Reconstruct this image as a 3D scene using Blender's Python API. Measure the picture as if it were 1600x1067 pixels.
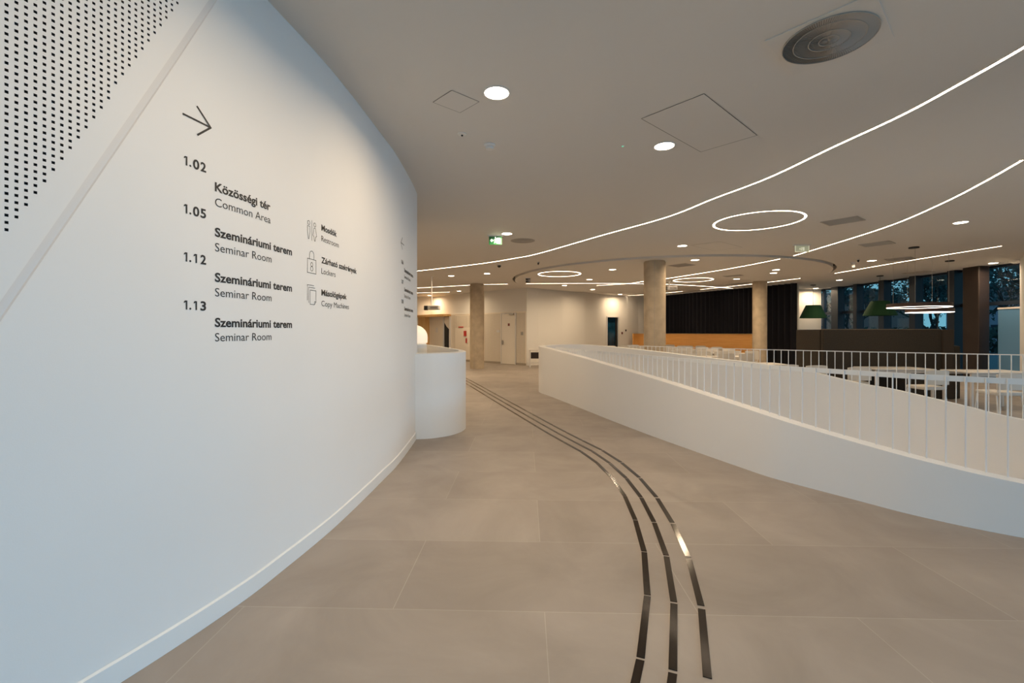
import bpy, bmesh, math, random
from mathutils import Vector, Matrix
from mathutils.geometry import tessellate_polygon
R = math.radians
random.seed(7)
for o in list(bpy.data.objects):
    bpy.data.objects.remove(o)
sc = bpy.context.scene
col = sc.collection

# ------------------------------------------------------------------ camera, world, large lights, exposure
EYE, CEIL, DISC = 1.5, 3.5, 3.46
FPX, HY = 711.0, 519.0          # focal length in pixels and horizon row of the 1600x1067 frame
cd = bpy.data.cameras.new('camera'); cam = bpy.data.objects.new('camera', cd); col.objects.link(cam)
cd.sensor_width = 36; cd.lens = 36 * FPX / 1600; cd.shift_y = -(533.5 - HY) / 1600
cd.clip_start = .05; cd.clip_end = 300
cam.location = (0, 0, EYE); cam.rotation_euler = (R(90), 0, 0)
sc.camera = cam
w = bpy.data.worlds.new('World'); sc.world = w; w.use_nodes = True
nt = w.node_tree; bg = nt.nodes['Background']
tc = nt.nodes.new('ShaderNodeTexCoord'); sp = nt.nodes.new('ShaderNodeSeparateXYZ'); cr = nt.nodes.new('ShaderNodeValToRGB')
nt.links.new(tc.outputs['Generated'], sp.inputs[0]); nt.links.new(sp.outputs['Z'], cr.inputs[0]); nt.links.new(cr.outputs[0], bg.inputs[0])
cr.color_ramp.elements[0].position = 0.0; cr.color_ramp.elements[0].color = (.20, .41, .50, 1)
cr.color_ramp.elements[1].position = .6; cr.color_ramp.elements[1].color = (.10, .26, .42, 1)
bg.inputs[1].default_value = 1.0
sc.view_settings.view_transform = 'Standard'; sc.view_settings.look = 'None'
sc.view_settings.gamma = 1; sc.view_settings.use_curve_mapping = False
sc.view_settings.exposure = 0.42

def area(name, loc, rot, sx, sy, power, colr, shape='RECTANGLE', spread=180, parent=None):
    l = bpy.data.lights.new(name, 'AREA'); l.shape = shape; l.size = sx
    if shape in ('RECTANGLE', 'ELLIPSE'): l.size_y = sy
    l.energy = power; l.color = colr; l.spread = R(spread)
    o = bpy.data.objects.new(name, l); o.location = loc; o.rotation_euler = rot; o.parent = parent
    col.objects.link(o); return o
# daylight through the glazed fronts behind and to the right of the camera
area('daylight', (1.5, -4.6, 2.0), (R(66), 0, R(8)), 8, 1.0, 46, (.22, .60, 1.0), spread=90)
area('daylight', (14.2, 1.6, 2.0), (R(68), 0, R(90)), 10, 1.0, 150, (.34, .67, 1.0), spread=80)
WARM = (1.0, .755, .49)

# ------------------------------------------------------------------ helpers
def fl(x, y, z=0.0):
    Y = (EYE - z) * FPX / (y - HY); return ((x - 800) / FPX * Y, Y)
def ce(x, y, z=CEIL):
    Y = (z - EYE) * FPX / (HY - y); return ((x - 800) / FPX * Y, Y)
def spl(P, n=12):
    P = [Vector(p) for p in P]; o = []
    E = [2 * P[0] - P[1]] + P + [2 * P[-1] - P[-2]]
    for i in range(1, len(E) - 2):
        a, b, c, d = E[i - 1:i + 3]
        for k in range(n):
            t = k / n
            o.append(.5 * ((2 * b) + (c - a) * t + (2 * a - 5 * b + 4 * c - d) * t * t + (3 * b - a - 3 * c + d) * t ** 3))
    o.append(P[-1]); return o
class Path:
    """2-D (or 3-D with height) polyline that can be walked by arc length"""
    def __init__(s, pts):
        s.p = [Vector(q) for q in pts]; s.l = [0.0]
        for a, b in zip(s.p, s.p[1:]): s.l.append(s.l[-1] + (b.xy - a.xy).length)
        s.n = []
        for i in range(len(s.p)):
            a = s.p[max(i - 1, 0)].xy; b = s.p[min(i + 1, len(s.p) - 1)].xy
            d = (b - a).normalized(); s.n.append(Vector((d.y, -d.x)))       # normal to the right of travel
    def at(s, t):
        L = s.l; t = min(max(t, 0), L[-1])
        lo, hi = 0, len(L) - 1
        while hi - lo > 1:
            m = (lo + hi) // 2
            if L[m] <= t: lo = m
            else: hi = m
        k = (t - L[lo]) / max(L[hi] - L[lo], 1e-9)
        return s.p[lo].lerp(s.p[hi], k), s.n[lo].lerp(s.n[hi], k).normalized()
    def offset(s, d): return [Vector((p.x + n.x * d, p.y + n.y * d)) for p, n in zip(s.p, s.n)]

def mat(name, c, rough=.6, metal=0.0, emit=None, estr=0, spec=.5, noise=None, bump=None, coat=0):
    m = bpy.data.materials.new(name); m.use_nodes = True; t = m.node_tree; b = t.nodes['Principled BSDF']
    b.inputs['Base Color'].default_value = (*c, 1); b.inputs['Roughness'].default_value = rough
    b.inputs['Metallic'].default_value = metal; b.inputs['Specular IOR Level'].default_value = spec
    b.inputs['Coat Weight'].default_value = coat
    if emit: b.inputs['Emission Color'].default_value = (*emit, 1); b.inputs['Emission Strength'].default_value = estr
    if noise:
        sc_, amt = noise
        n = t.nodes.new('ShaderNodeTexNoise'); n.inputs['Scale'].default_value = sc_; n.inputs['Detail'].default_value = 5
        co = t.nodes.new('ShaderNodeTexCoord'); t.links.new(co.outputs['Object'], n.inputs['Vector'])
        r = t.nodes.new('ShaderNodeValToRGB'); t.links.new(n.outputs['Fac'], r.inputs[0])
        r.color_ramp.elements[0].position = .3; r.color_ramp.elements[1].position = .7
        r.color_ramp.elements[0].color = (*[x * (1 - amt) for x in c], 1); r.color_ramp.elements[1].color = (*[min(x * (1 + amt), 1) for x in c], 1)
        t.links.new(r.outputs[0], b.inputs['Base Color'])
    if bump:
        n2 = t.nodes.new('ShaderNodeTexNoise'); n2.inputs['Scale'].default_value = bump[0]
        co2 = t.nodes.new('ShaderNodeTexCoord'); t.links.new(co2.outputs['Object'], n2.inputs['Vector'])
        bp = t.nodes.new('ShaderNodeBump'); bp.inputs['Strength'].default_value = bump[1]; bp.inputs['Distance'].default_value = .01
        t.links.new(n2.outputs['Fac'], bp.inputs['Height']); t.links.new(bp.outputs[0], b.inputs['Normal'])
    return m
def floor_material():
    m = bpy.data.materials.new('stone_tiles'); m.use_nodes = True; t = m.node_tree; b = t.nodes['Principled BSDF']; N = t.nodes.new; K = t.links.new
    co = N('ShaderNodeTexCoord'); mp = N('ShaderNodeMapping'); K(co.outputs['Object'], mp.inputs['Vector'])
    mp.inputs['Rotation'].default_value = (0, 0, R(1.75)); mp.inputs['Location'].default_value = TILE_OFF
    br = N('ShaderNodeTexBrick'); K(mp.outputs[0], br.inputs['Vector'])
    br.offset = .5; br.inputs['Scale'].default_value = 1; br.inputs['Brick Width'].default_value = 1.64; br.inputs['Row Height'].default_value = .815
    br.inputs['Mortar Size'].default_value = .0026; br.inputs['Mortar Smooth'].default_value = .2; br.inputs['Bias'].default_value = 0
    br.inputs['Color1'].default_value = (.312, .272, .236, 1); br.inputs['Color2'].default_value = (.358, .315, .275, 1); br.inputs['Mortar'].default_value = (.42, .375, .33, 1)
    n1 = N('ShaderNodeTexNoise'); K(mp.outputs[0], n1.inputs['Vector']); n1.inputs['Scale'].default_value = 1.3; n1.inputs['Detail'].default_value = 7; n1.inputs['Roughness'].default_value = .6; n1.inputs['Distortion'].default_value = .8
    r1 = N('ShaderNodeValToRGB'); K(n1.outputs['Fac'], r1.inputs[0])
    r1.color_ramp.elements[0].position = .3; r1.color_ramp.elements[0].color = (.86, .85, .84, 1)
    r1.color_ramp.elements[1].position = .72; r1.color_ramp.elements[1].color = (1.12, 1.12, 1.12, 1)
    mx = N('ShaderNodeMix'); mx.data_type = 'RGBA'; mx.blend_type = 'MULTIPLY'; mx.inputs['Factor'].default_value = 1
    K(br.outputs['Color'], mx.inputs['A']); K(r1.outputs[0], mx.inputs['B']); K(mx.outputs['Result'], b.inputs['Base Color'])
    n2 = N('ShaderNodeTexNoise'); K(mp.outputs[0], n2.inputs['Vector']); n2.inputs['Scale'].default_value = 4; n2.inputs['Detail'].default_value = 4
    mr = N('ShaderNodeMapRange'); K(n2.outputs['Fac'], mr.inputs[0]); mr.inputs['To Min'].default_value = .38; mr.inputs['To Max'].default_value = .6
    K(mr.outputs[0], b.inputs['Roughness']); b.inputs['Specular IOR Level'].default_value = .4
    return m
TILE_OFF = (.72, .0, 0)
def concrete_material():
    m = mat('cast_concrete', (.46, .37, .26), .75, noise=(3.5, .16), bump=(60, .12)); return m
def wood_material(name, c1, c2, axis_scale):
    m = bpy.data.materials.new(name); m.use_nodes = True; t = m.node_tree; b = t.nodes['Principled BSDF']; N = t.nodes.new; K = t.links.new
    co = N('ShaderNodeTexCoord'); mp = N('ShaderNodeMapping'); K(co.outputs['Object'], mp.inputs['Vector']); mp.inputs['Scale'].default_value = axis_scale
    n = N('ShaderNodeTexNoise'); K(mp.outputs[0], n.inputs['Vector']); n.inputs['Scale'].default_value = 3; n.inputs['Detail'].default_value = 6
    r = N('ShaderNodeValToRGB'); K(n.outputs['Fac'], r.inputs[0]); r.color_ramp.elements[0].position = .3; r.color_ramp.elements[1].position = .7
    r.color_ramp.elements[0].color = (*c1, 1); r.color_ramp.elements[1].color = (*c2, 1); K(r.outputs[0], b.inputs['Base Color']); b.inputs['Roughness'].default_value = .45
    return m
def glass_material(name, tint):
    m = bpy.data.materials.new(name); m.use_nodes = True; t = m.node_tree; t.nodes.clear(); N = t.nodes.new; K = t.links.new
    o = N('ShaderNodeOutputMaterial'); mx = N('ShaderNodeMixShader'); tr = N('ShaderNodeBsdfTransparent'); gl = N('ShaderNodeBsdfGlossy'); f = N('ShaderNodeLayerWeight'); mth = N('ShaderNodeMath'); mth2 = N('ShaderNodeMath')
    tr.inputs[0].default_value = (*tint, 1); gl.inputs['Roughness'].default_value = .0; f.inputs[0].default_value = .5
    mth.operation = 'POWER'; mth.inputs[1].default_value = 4; K(f.outputs['Facing'], mth.inputs[0]); mth2.operation = 'MULTIPLY_ADD'; mth2.inputs[1].default_value = .85; mth2.inputs[2].default_value = .05; K(mth.outputs[0], mth2.inputs[0])
    K(mth2.outputs[0], mx.inputs[0]); K(tr.outputs[0], mx.inputs[1]); K(gl.outputs[0], mx.inputs[2]); K(mx.outputs[0], o.inputs[0]); return m
M = {}
M['wall'] = mat('white_plaster', (.80, .79, .77), .75, noise=(.8, .015), bump=(220, .03))
M['wall_far'] = mat('cream_plaster', (.80, .77, .71), .8)
M['ceiling'] = mat('ceiling_plaster', (.70, .67, .63), .85, bump=(300, .02))
M['dark_gap'] = mat('dark_gap', (.03, .025, .02), .9)
M['floor'] = floor_material()
M['base'] = mat('white_paint', (.78, .79, .78), .45)
M['rail'] = mat('white_steel', (.74, .75, .75), .4)
M['black'] = mat('black_vinyl', (.018, .015, .013), .5)
M['led'] = mat('led_diffuser', (.9, .88, .85), .5, emit=(1, .78, .55), estr=17)
M['led2'] = mat('led_band', (.9, .88, .85), .5, emit=(1, .86, .72), estr=5)
M['down'] = mat('downlight_diffuser', (.9, .88, .85), .5, emit=(1, .84, .64), estr=14)
M['trimw'] = mat('white_trim', (.75, .73, .70), .5)
M['grille'] = mat('grille_metal', (.42, .39, .35), .55)
M['grille_dark'] = mat('grille_recess', (.34, .31, .28), .8)
M['concrete'] = concrete_material()
M['strip'] = mat('tactile_metal', (.020, .014, .010), .13, .05, spec=.35)
M['curtain'] = mat('navy_velvet', (.002, .002, .006), .9)
M['wood'] = wood_material('orange_oak', (.78, .37, .095), (.88, .46, .14), (.6, .6, 6))
M['wood2'] = wood_material('warm_oak', (.70, .42, .15), (.80, .52, .23), (5, 5, .6))
M['slat'] = mat('slatted_panel_paint', (.88, .80, .68), .6)
M['slat_dark'] = mat('slat_groove', (.42, .36, .28), .8)
M['door'] = mat('door_paint', (.82, .76, .66), .5)
M['navy'] = mat('navy_frame', (.012, .022, .040), .45)
M['brown'] = mat('brown_cladding', (.022, .012, .009), .55)
M['booth'] = mat('brown_felt', (.032, .024, .016), .95, noise=(40, .2))
M['green'] = mat('green_felt', (.003, .045, .012), .85)
M['steel'] = mat('brushed_steel', (.5, .48, .45), .35, .9)
M['blk'] = mat('matt_black', (.02, .02, .02), .5)
M['chair'] = mat('white_chair_fabric', (.62, .59, .54), .8)
M['table'] = mat('white_laminate', (.70, .67, .63), .4)
M['red'] = mat('signal_red', (.55, .04, .03), .5)
M['exit'] = mat('exit_green', (.02, .16, .05), .4)
M['exitw'] = mat('exit_white', (.8, .9, .8), .5, emit=(.8, 1, .85), estr=1.3)
M['acrylic'] = mat('acrylic', (.56, .58, .42), .3, emit=(.7, .75, .5), estr=.12)
M['acryl2'] = mat('acrylic_edge', (.75, .74, .6), .3, emit=(.9, .88, .65), estr=.35)
M['glow'] = mat('lamp_opal', (.9, .85, .78), .4, emit=(1, .78, .54), estr=.42)
M['glass'] = glass_material('window_glass', (.80, .93, .96))
M['bark'] = mat('tree_bark', (.028, .030, .030), .9)
M['leaf'] = mat('tree_leaves', (.02, .06, .06), .9)
M['leaf2'] = mat('ivy_leaves', (.05, .085, .07), .9)
M['ground'] = mat('outdoor_paving', (.10, .13, .14), .8)
M['house'] = mat('house_render', (.30, .30, .36), .8)
M['brickh'] = mat('house_brick', (.26, .16, .14), .8)
M['sky_blue'] = mat('sky_light_blue', (.11, .27, .47), .6)
M['greenled'] = mat('green_led', (.1, .5, .3), .4, emit=(.1, .9, .5), estr=1.0)

class MB:
    def __init__(s): s.v = []; s.f = []; s.mi = []; s.k = 0
    def add(s, vs, fs):
        b = len(s.v); s.v += [tuple(v) for v in vs]; s.f += [tuple(b + i for i in f) for f in fs]; s.mi += [s.k] * len(fs); return s
    def box(s, c, d, rz=0, rx=0):
        hx, hy, hz = d[0] / 2, d[1] / 2, d[2] / 2
        m = Matrix.Translation(c) @ Matrix.Rotation(rz, 4, 'Z') @ Matrix.Rotation(rx, 4, 'X')
        vs = [m @ Vector((x * hx, y * hy, z * hz)) for x, y, z in [(-1, -1, -1), (1, -1, -1), (1, 1, -1), (-1, 1, -1), (-1, -1, 1), (1, -1, 1), (1, 1, 1), (-1, 1, 1)]]
        return s.add(vs, [(0, 3, 2, 1), (4, 5, 6, 7), (0, 1, 5, 4), (1, 2, 6, 5), (2, 3, 7, 6), (3, 0, 4, 7)])
    def rbox(s, c, d, r=.02, rz=0, rx=0):
        """box with rounded vertical edges in its own XY outline and a small chamfer on top and bottom"""
        hx, hy, hz = d[0] / 2, d[1] / 2, d[2] / 2; r = min(r, hx * .98, hy * .98); ol = []
        for cx_, cy_, a0 in [(hx - r, hy - r, 0), (-hx + r, hy - r, 90), (-hx + r, -hy + r, 180), (hx - r, -hy + r, 270)]:
            for k in range(5): a = R(a0 + k * 22.5); ol.append((cx_ + r * math.cos(a), cy_ + r * math.sin(a), cx_, cy_))
        m = Matrix.Translation(c) @ Matrix.Rotation(rz, 4, 'Z') @ Matrix.Rotation(rx, 4, 'X'); n = len(ol); vs = []
        ch = min(r * .5, hz * .5)
        for z, q in [(-hz, 1 - ch / max(r, 1e-4) * .6), (-hz + ch, 1), (hz - ch, 1), (hz, 1 - ch / max(r, 1e-4) * .6)]:
            for x, y, a, b in ol: vs.append(m @ Vector((a + (x - a) * q, b + (y - b) * q, z)))
        fs = [tuple(range(n))[::-1], tuple(range(3 * n, 4 * n))]
        for j in range(3):
            for i in range(n): fs.append((j * n + i, j * n + (i + 1) % n, (j + 1) * n + (i + 1) % n, (j + 1) * n + i))
        return s.add(vs, fs)
    def lathe(s, prof, c=(0, 0, 0), n=32, close=False):
        vs = []; m = len(prof)
        for i in range(n):
            a = 2 * math.pi * i / n
            for r, z in prof: vs.append((c[0] + r * math.cos(a), c[1] + r * math.sin(a), c[2] + z))
        fs = []
        for i in range(n):
            j = (i + 1) % n
            for k in range(m if close else m - 1):
                k2 = (k + 1) % m; fs.append((i * m + k, j * m + k, j * m + k2, i * m + k2))
        return s.add(vs, fs)
    def disc(s, c, r, n=32, down=True):
        vs = [(c[0] + r * math.cos(2 * math.pi * i / n), c[1] + r * math.sin(2 * math.pi * i / n), c[2]) for i in range(n)]
        return s.add(vs, [tuple(range(n))[::-1] if down else tuple(range(n))])
    def tube(s, a, b, r0, r1=None, n=8):
        a = Vector(a); b = Vector(b); r1 = r0 if r1 is None else r1; d = (b - a).normalized()
        u = d.orthogonal().normalized(); v = d.cross(u); vs = []
        for p, r in ((a, r0), (b, r1)):
            for i in range(n): t = 2 * math.pi * i / n; vs.append(p + u * r * math.cos(t) + v * r * math.sin(t))
        fs = [(i, (i + 1) % n, n + (i + 1) % n, n + i) for i in range(n)] + [tuple(range(n))[::-1], tuple(range(n, 2 * n))]
        return s.add(vs, fs)
    def poly(s, loops, z, flip=False):
        t = tessellate_polygon([[Vector((x, y, 0)) for x, y in l] for l in loops]); vs = [(x, y, z) for l in loops for x, y in l]
        return s.add(vs, [tuple(q)[::-1] if flip else tuple(q) for q in t])
    def prism(s, loop, z0, z1):
        n = len(loop); t = tessellate_polygon([[Vector((x, y, 0)) for x, y in loop]])
        vs = [(x, y, z0) for x, y in loop] + [(x, y, z1) for x, y in loop]
        return s.add(vs, [tuple(q) for q in t] + [tuple(n + i for i in q)[::-1] for q in t] + [(i, (i + 1) % n, n + (i + 1) % n, n + i) for i in range(n)])
    def strip(s, A, B, za0, za1, zb0=None, zb1=None):
        """closed wall between two parallel polylines A and B; z's are functions of index or numbers"""
        f = lambda q, i: q[i] if isinstance(q, (list, tuple)) else q
        zb0 = za0 if zb0 is None else zb0; zb1 = za1 if zb1 is None else zb1; n = len(A); vs = []
        for i in range(n):
            vs += [(A[i][0], A[i][1], f(za0, i)), (A[i][0], A[i][1], f(za1, i)), (B[i][0], B[i][1], f(zb1, i)), (B[i][0], B[i][1], f(zb0, i))]
        fs = [(0, 1, 2, 3), (4 * n - 1, 4 * n - 2, 4 * n - 3, 4 * n - 4)]
        for i in range(n - 1):
            for k in range(4): fs.append((4 * i + k, 4 * i + 4 + k, 4 * i + 4 + (k + 1) % 4, 4 * i + (k + 1) % 4))
        return s.add(vs, fs)
    def build(s, name, m, parent=None, smooth=False, loc=None):
        me = bpy.data.meshes.new(name); me.from_pydata(s.v, [], s.f)
        ms = m if isinstance(m, (list, tuple)) else [m]
        for q in ms: me.materials.append(M[q] if isinstance(q, str) else q)
        for p, i in zip(me.polygons, s.mi): p.material_index = i
        me.update()
        bm = bmesh.new(); bm.from_mesh(me); bmesh.ops.recalc_face_normals(bm, faces=bm.faces)
        if smooth:
            for f in bm.faces: f.smooth = True
            for e in bm.edges:
                if len(e.link_faces) == 2 and e.calc_face_angle(0) > R(35): e.smooth = False
        bm.to_mesh(me); bm.free()
        o = bpy.data.objects.new(name, me); col.objects.link(o); o.parent = parent
        if loc: o.location = loc
        return o
def thing(name, label, cat, loc=(0, 0, 0), rz=0, group=None):
    o = bpy.data.objects.new(name, None); o.empty_display_size = .1; col.objects.link(o)
    o.location = loc; o.rotation_euler = (0, 0, rz); return tag(o, label, cat, group)
def tag(o, label, cat, group=None, kind=None):
    o['label'] = label; o['category'] = cat
    if group: o['group'] = group
    if kind: o['kind'] = kind
    return o
def struct(o, label=None):
    o['kind'] = 'structure'
    if label: o['label'] = label
    return o
def copy_tree(o, loc, rz=0, label=None, parent=None):
    c = o.copy(); col.objects.link(c)
    if parent is None:
        c.location = loc; c.rotation_euler = (0, 0, rz)
        if label: c['label'] = label
    else: c.parent = parent
    for ch in KIDS.get(o.name, [q for q in bpy.data.objects if q.parent == o]): copy_tree(ch, None, parent=c)
    return c
KIDS = {}
def remember(o):
    KIDS[o.name] = [q for q in bpy.data.objects if q.parent == o]
    for q in KIDS[o.name]: remember(q)
    return o

# ------------------------------------------------------------------ room shell
NEAR = [(8.6, 1.55, .08), (7.0, 1.85, .13), (5.6, 2.3, .22), (4.6, 2.75, .30), (3.732, 3.317, .394), (3.32, 3.70, .46), (3.07, 4.07, .515), (2.84, 4.42, .575), (2.66, 4.72, .63), (2.5, 5.15, .685),
        (2.27, 5.82, .76), (1.99, 6.68, .845), (1.69, 7.72, .92), (1.40, 8.80, .995), (1.10, 9.9, 1.06), (.86, 10.75, 1.11), (.70, 11.25, 1.14)]
NOSE = [(.69, 11.65, 1.15), (.86, 12.1, 1.155), (1.25, 12.5, 1.16), (1.9, 12.72, 1.16), (2.6, 12.3, 1.125)]
FAR = [(3.41, 11.05, 1.055), (4.16, 9.93, .97), (4.80, 9.14, .905), (5.08, 8.87, .865), (5.5, 8.5, .79), (6.12, 7.97, .61), (6.5, 7.72, .535), (7.1, 7.26, .365), (7.68, 6.86, .20), (8.6, 6.3, .10), (9.8, 5.7, .06)]
loop3 = spl(NEAR + NOSE + FAR, 8)
W_OUT = Path(loop3)                             # outer face; the stairwell is to the right of travel
sgn = 1 if (W_OUT.n[40].x > 0) else -1
inner = W_OUT.offset(.16 * sgn); mid = W_OUT.offset(.08 * sgn)

fb = MB()
hole = [(p.x, p.y) for p in mid]
outer_rect = [(-8, -5), (14.7, -5), (14.7, 27), (-8, 27)]
fb.poly([outer_rect, hole], 0); fb.poly([outer_rect, hole], -.30, True)
struct(fb.build('floor', 'floor'))
cb = MB(); RC = (5.51, 17.17); RO, RI = 5.49, 5.40
circ = lambda r, n=128: [(RC[0] + r * math.cos(2 * math.pi * i / n), RC[1] + r * math.sin(2 * math.pi * i / n)) for i in range(n)]
cb.poly([outer_rect, circ(RO)], CEIL, True)
cb.poly([outer_rect], 3.8)
co_, ci_ = circ(RO), circ(RI)
for i in range(128):
    j = (i + 1) % 128
    cb.add([(*co_[i], CEIL), (*co_[j], CEIL), (*co_[j], 3.66), (*co_[i], 3.66)], [(0, 1, 2, 3)])
cb.prism(ci_, DISC, 3.66)
cb.k = 1
for i in range(128):
    j = (i + 1) % 128
    cb.add([(*co_[i], 3.655), (*co_[j], 3.655), (*ci_[j], 3.655), (*ci_[i], 3.655)], [(0, 1, 2, 3)])
struct(cb.build('ceiling', ['ceiling', 'dark_gap']))

# curved wall on the left
WL = Path(spl([(-3.9, -2), (-3.15, -1), (-2.55, 0), (-2.05, 1.0), (-1.686, 1.95), (-1.52, 2.5), (-1.45, 2.9), (-1.385, 3.4), (-1.35, 3.9), (-1.32, 4.6), (-1.305, 5.2), (-1.35, 6.3), (-1.42, 6.8), (-1.70, 7.8)], 20))
WN = -1 if WL.n[100].x < 0 else 1               # sign that makes the normal face the room
def wpt(s, z, off=0.0):
    p, n = WL.at(s); return Vector((p.x + n.x * off * WN, p.y + n.y * off * WN, z))
ext = Path(spl([(-3.9, -2), (-3.15, -1), (-2.55, 0), (-2.05, 1.0), (-1.686, 1.95), (-1.52, 2.5), (-1.45, 2.9), (-1.385, 3.4), (-1.35, 3.9), (-1.32, 4.6), (-1.305, 5.2), (-1.35, 6.3), (-1.42, 6.8), (-1.70, 7.8), (-2.3, 8.8), (-3.2, 9.5), (-4.4, 9.9), (-5.8, 10.0)], 20))
wb = MB(); wb.strip(ext.p, ext.offset(-.25 * WN), 0, CEIL); struct(wb.build('wall_left', 'wall', smooth=True))
bb = MB(); e0 = ext.offset(.002 * WN); e1 = ext.offset(.014 * WN); n_ = sum(1 for l in ext.l if l < 10.0)
bb.strip(e0[:n_], e1[:n_], .001, .105, .001, .098); struct(bb.build('baseboard_left', 'base', smooth=True))

# perforated acoustic panel with a raking lower edge
PIT, HS = .0257, .0052
def seam_z(s): return 1.606 + 2.07 * (s - 4.189)
pb = MB(); s_lo, s_hi = 3.75, 5.06; PO = .014
ns = int((s_hi - s_lo) / PIT); z_top = CEIL - .002
for i in range(ns):
    sa = s_lo + i * PIT; sb = sa + PIT; sm = (sa + sb) / 2
    zl_a, zl_b = max(seam_z(sa) + .012, .11), max(seam_z(sb) + .012, .11)
    if zl_b > z_top: break
    k0 = math.ceil((seam_z(sm) + .20) / PIT); zc0 = k0 * PIT
    if zc0 + PIT > z_top: zc0 = z_top
    # plain foot of the column
    pb.add([wpt(sa, zl_a, PO), wpt(sb, zl_b, PO), wpt(sb, zc0, PO), wpt(sa, zc0, PO)], [(0, 1, 2, 3)])
    pb.add([wpt(sa, zl_a, PO), wpt(sb, zl_b, PO), wpt(sb, zl_b, 0), wpt(sa, zl_a, 0)], [(0, 1, 2, 3)])
    z = zc0
    while z < z_top - .001:
        z1 = min(z + PIT, z_top); zm = z + PIT / 2
        if zm + HS < z1:
            S4 = [sa, sm - HS, sm + HS, sb]; Z4 = [z, zm - HS, zm + HS, z1]
            g = [wpt(a, b, PO) for b in Z4 for a in S4]
            fs = [(4 * j + i2, 4 * j + i2 + 1, 4 * j + i2 + 5, 4 * j + i2 + 4) for j in range(3) for i2 in range(3) if not (i2 == 1 and j == 1)]
            pb.k = 0; pb.add(g, fs)
            q = [wpt(a, b, PO) for a, b in ((S4[1], Z4[1]), (S4[2], Z4[1]), (S4[2], Z4[2]), (S4[1], Z4[2]))]
            h = [wpt(a, b, .003) for a, b in ((S4[1], Z4[1]), (S4[2], Z4[1]), (S4[2], Z4[2]), (S4[1], Z4[2]))]
            pb.k = 1; pb.add(q + h, [(0, 1, 5, 4), (1, 2, 6, 5), (2, 3, 7, 6), (3, 0, 4, 7), (4, 5, 6, 7)]); pb.k = 0
        else:
            pb.add([wpt(sa, z, PO), wpt(sb, z, PO), wpt(sb, z1, PO), wpt(sa, z1, PO)], [(0, 1, 2, 3)])
        z = z1
tag(pb.build('perforated_panel', ['wall', 'black']), 'white perforated acoustic panel with raking lower edge, top left of curved wall', 'wall panel')
tb = MB(); steps = 40; A = []
for k in range(steps + 1):
    s = 3.75 + (5.095 - 3.75) * k / steps; A.append(s)
prof = [(.012, .0), (.010, .006), (-.022, .006), (-.030, .0)]
vs = []
for s in A:
    for dz, off in prof:
        dn = dz * 2.3
        vs.append(wpt(s, min(max(seam_z(s) + dn, .11), CEIL - .001), off + .001))
tb.add(vs, [(4 * i + k, 4 * i + 4 + k, 4 * i + 5 + k, 4 * i + 1 + k) for i in range(steps) for k in range(3)])
struct(tb.build('trim_1', mat('joint_trim', (.70, .69, .68), .5)), 'slanting grey joint strip between perforated panel and plain wall')

# stairwell parapet (right) and the rounded parapet (left)
pw = MB()
zt = [p.z for p in W_OUT.p]
pw.strip([(p.x, p.y) for p in W_OUT.p], [(p.x, p.y) for p in inner], 0, zt, -3.6, zt)
struct(pw.build('wall_stairwell', 'wall', smooth=True))
PL = Path(spl([(-1.44, 6.36), (-1.2, 6.40), (-1.047, 6.475), (-.90, 6.60), (-.79, 6.78), (-.735, 6.98), (-.73, 7.2), (-.80, 7.6), (-.95, 8.1), (-1.22, 8.9), (-1.62, 10.0), (-2.2, 11.5), (-2.9, 12.9)], 10))
s2 = 1 if PL.n[5].y > 0 else -1
pl = MB(); pl.strip(PL.p, PL.offset(.11 * s2), 0, 1.195, 0, 1.205)
struct(pl.build('wall_parapet', 'wall', smooth=True))
# lower storey seen down the stairwell
lb = MB(); lb.poly([[(-3, -2), (17, -2), (17, 17), (-3, 17)]], -3.6); struct(lb.build('floor_lower', 'floor'))

# back, side and rear walls
lw = MB(); lw.strip([(-3, -2), (17, -2), (17, 17), (-3, 17), (-3, -2.2)], [(-3.2, -2.2), (17.2, -2.2), (17.2, 17.2), (-3.2, 17.2), (-3.2, -2.2)], -3.6, -.31); struct(lw.build('wall_lower', 'wall_far'))
def wall_poly(name, pts, z0, z1, m, th=.2, side=1):
    P = Path([(x, y) for x, y in pts]); b = MB(); b.strip(P.p, P.offset(th * side), z0, z1); return struct(b.build(name, m, smooth=False))
CORN = (.66, 20.45)
PW0, PW1 = (-4.6, 25.6), CORN                    # line of the slatted wall
wall_poly('wall_back', [(-8, 26.4), PW0, CORN], 0, CEIL, 'wall_far', .2, -1)
D_A, D_B = (5.06, 24.35), (5.80, 24.75)          # doorway in the plain back wall
wall_poly('wall_back', [CORN, (1.2, 20.75), (2.4, 21.6), (3.65, 22.7), (4.5, 23.7), D_A], 0, CEIL, 'wall_far', .2, -1)
wall_poly('wall_back', [D_B, (6.4, 25.1), (7.1, 25.6), (7.9, 25.9), (8.6, 24.9), (9.7, 23.0), (10.9, 20.9), (11.5, 19.2), (11.9, 18.9)], 0, CEIL, 'wall_far', .2, -1)
wall_poly('wall_back', [D_A, D_B], 2.33, CEIL, 'wall_far', .2, -1)
wall_poly('wall_right', [(11.3, 21.25), (14.44, 21.25)], 0, CEIL, 'wall_far', .2, -1)
wall_poly('wall_right', [(14.5, 12.75), (13.95, 12.50), (12.75, 11.25), (13.0, 10.9), (14.5, 10.5), (14.5, 9.0)], 0, CEIL, 'wall', .2, -1)
wall_poly('wall_left_side', [(-8, -5), (-8, 28)], 0, CEIL, 'wall_far', .2, -1)

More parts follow.
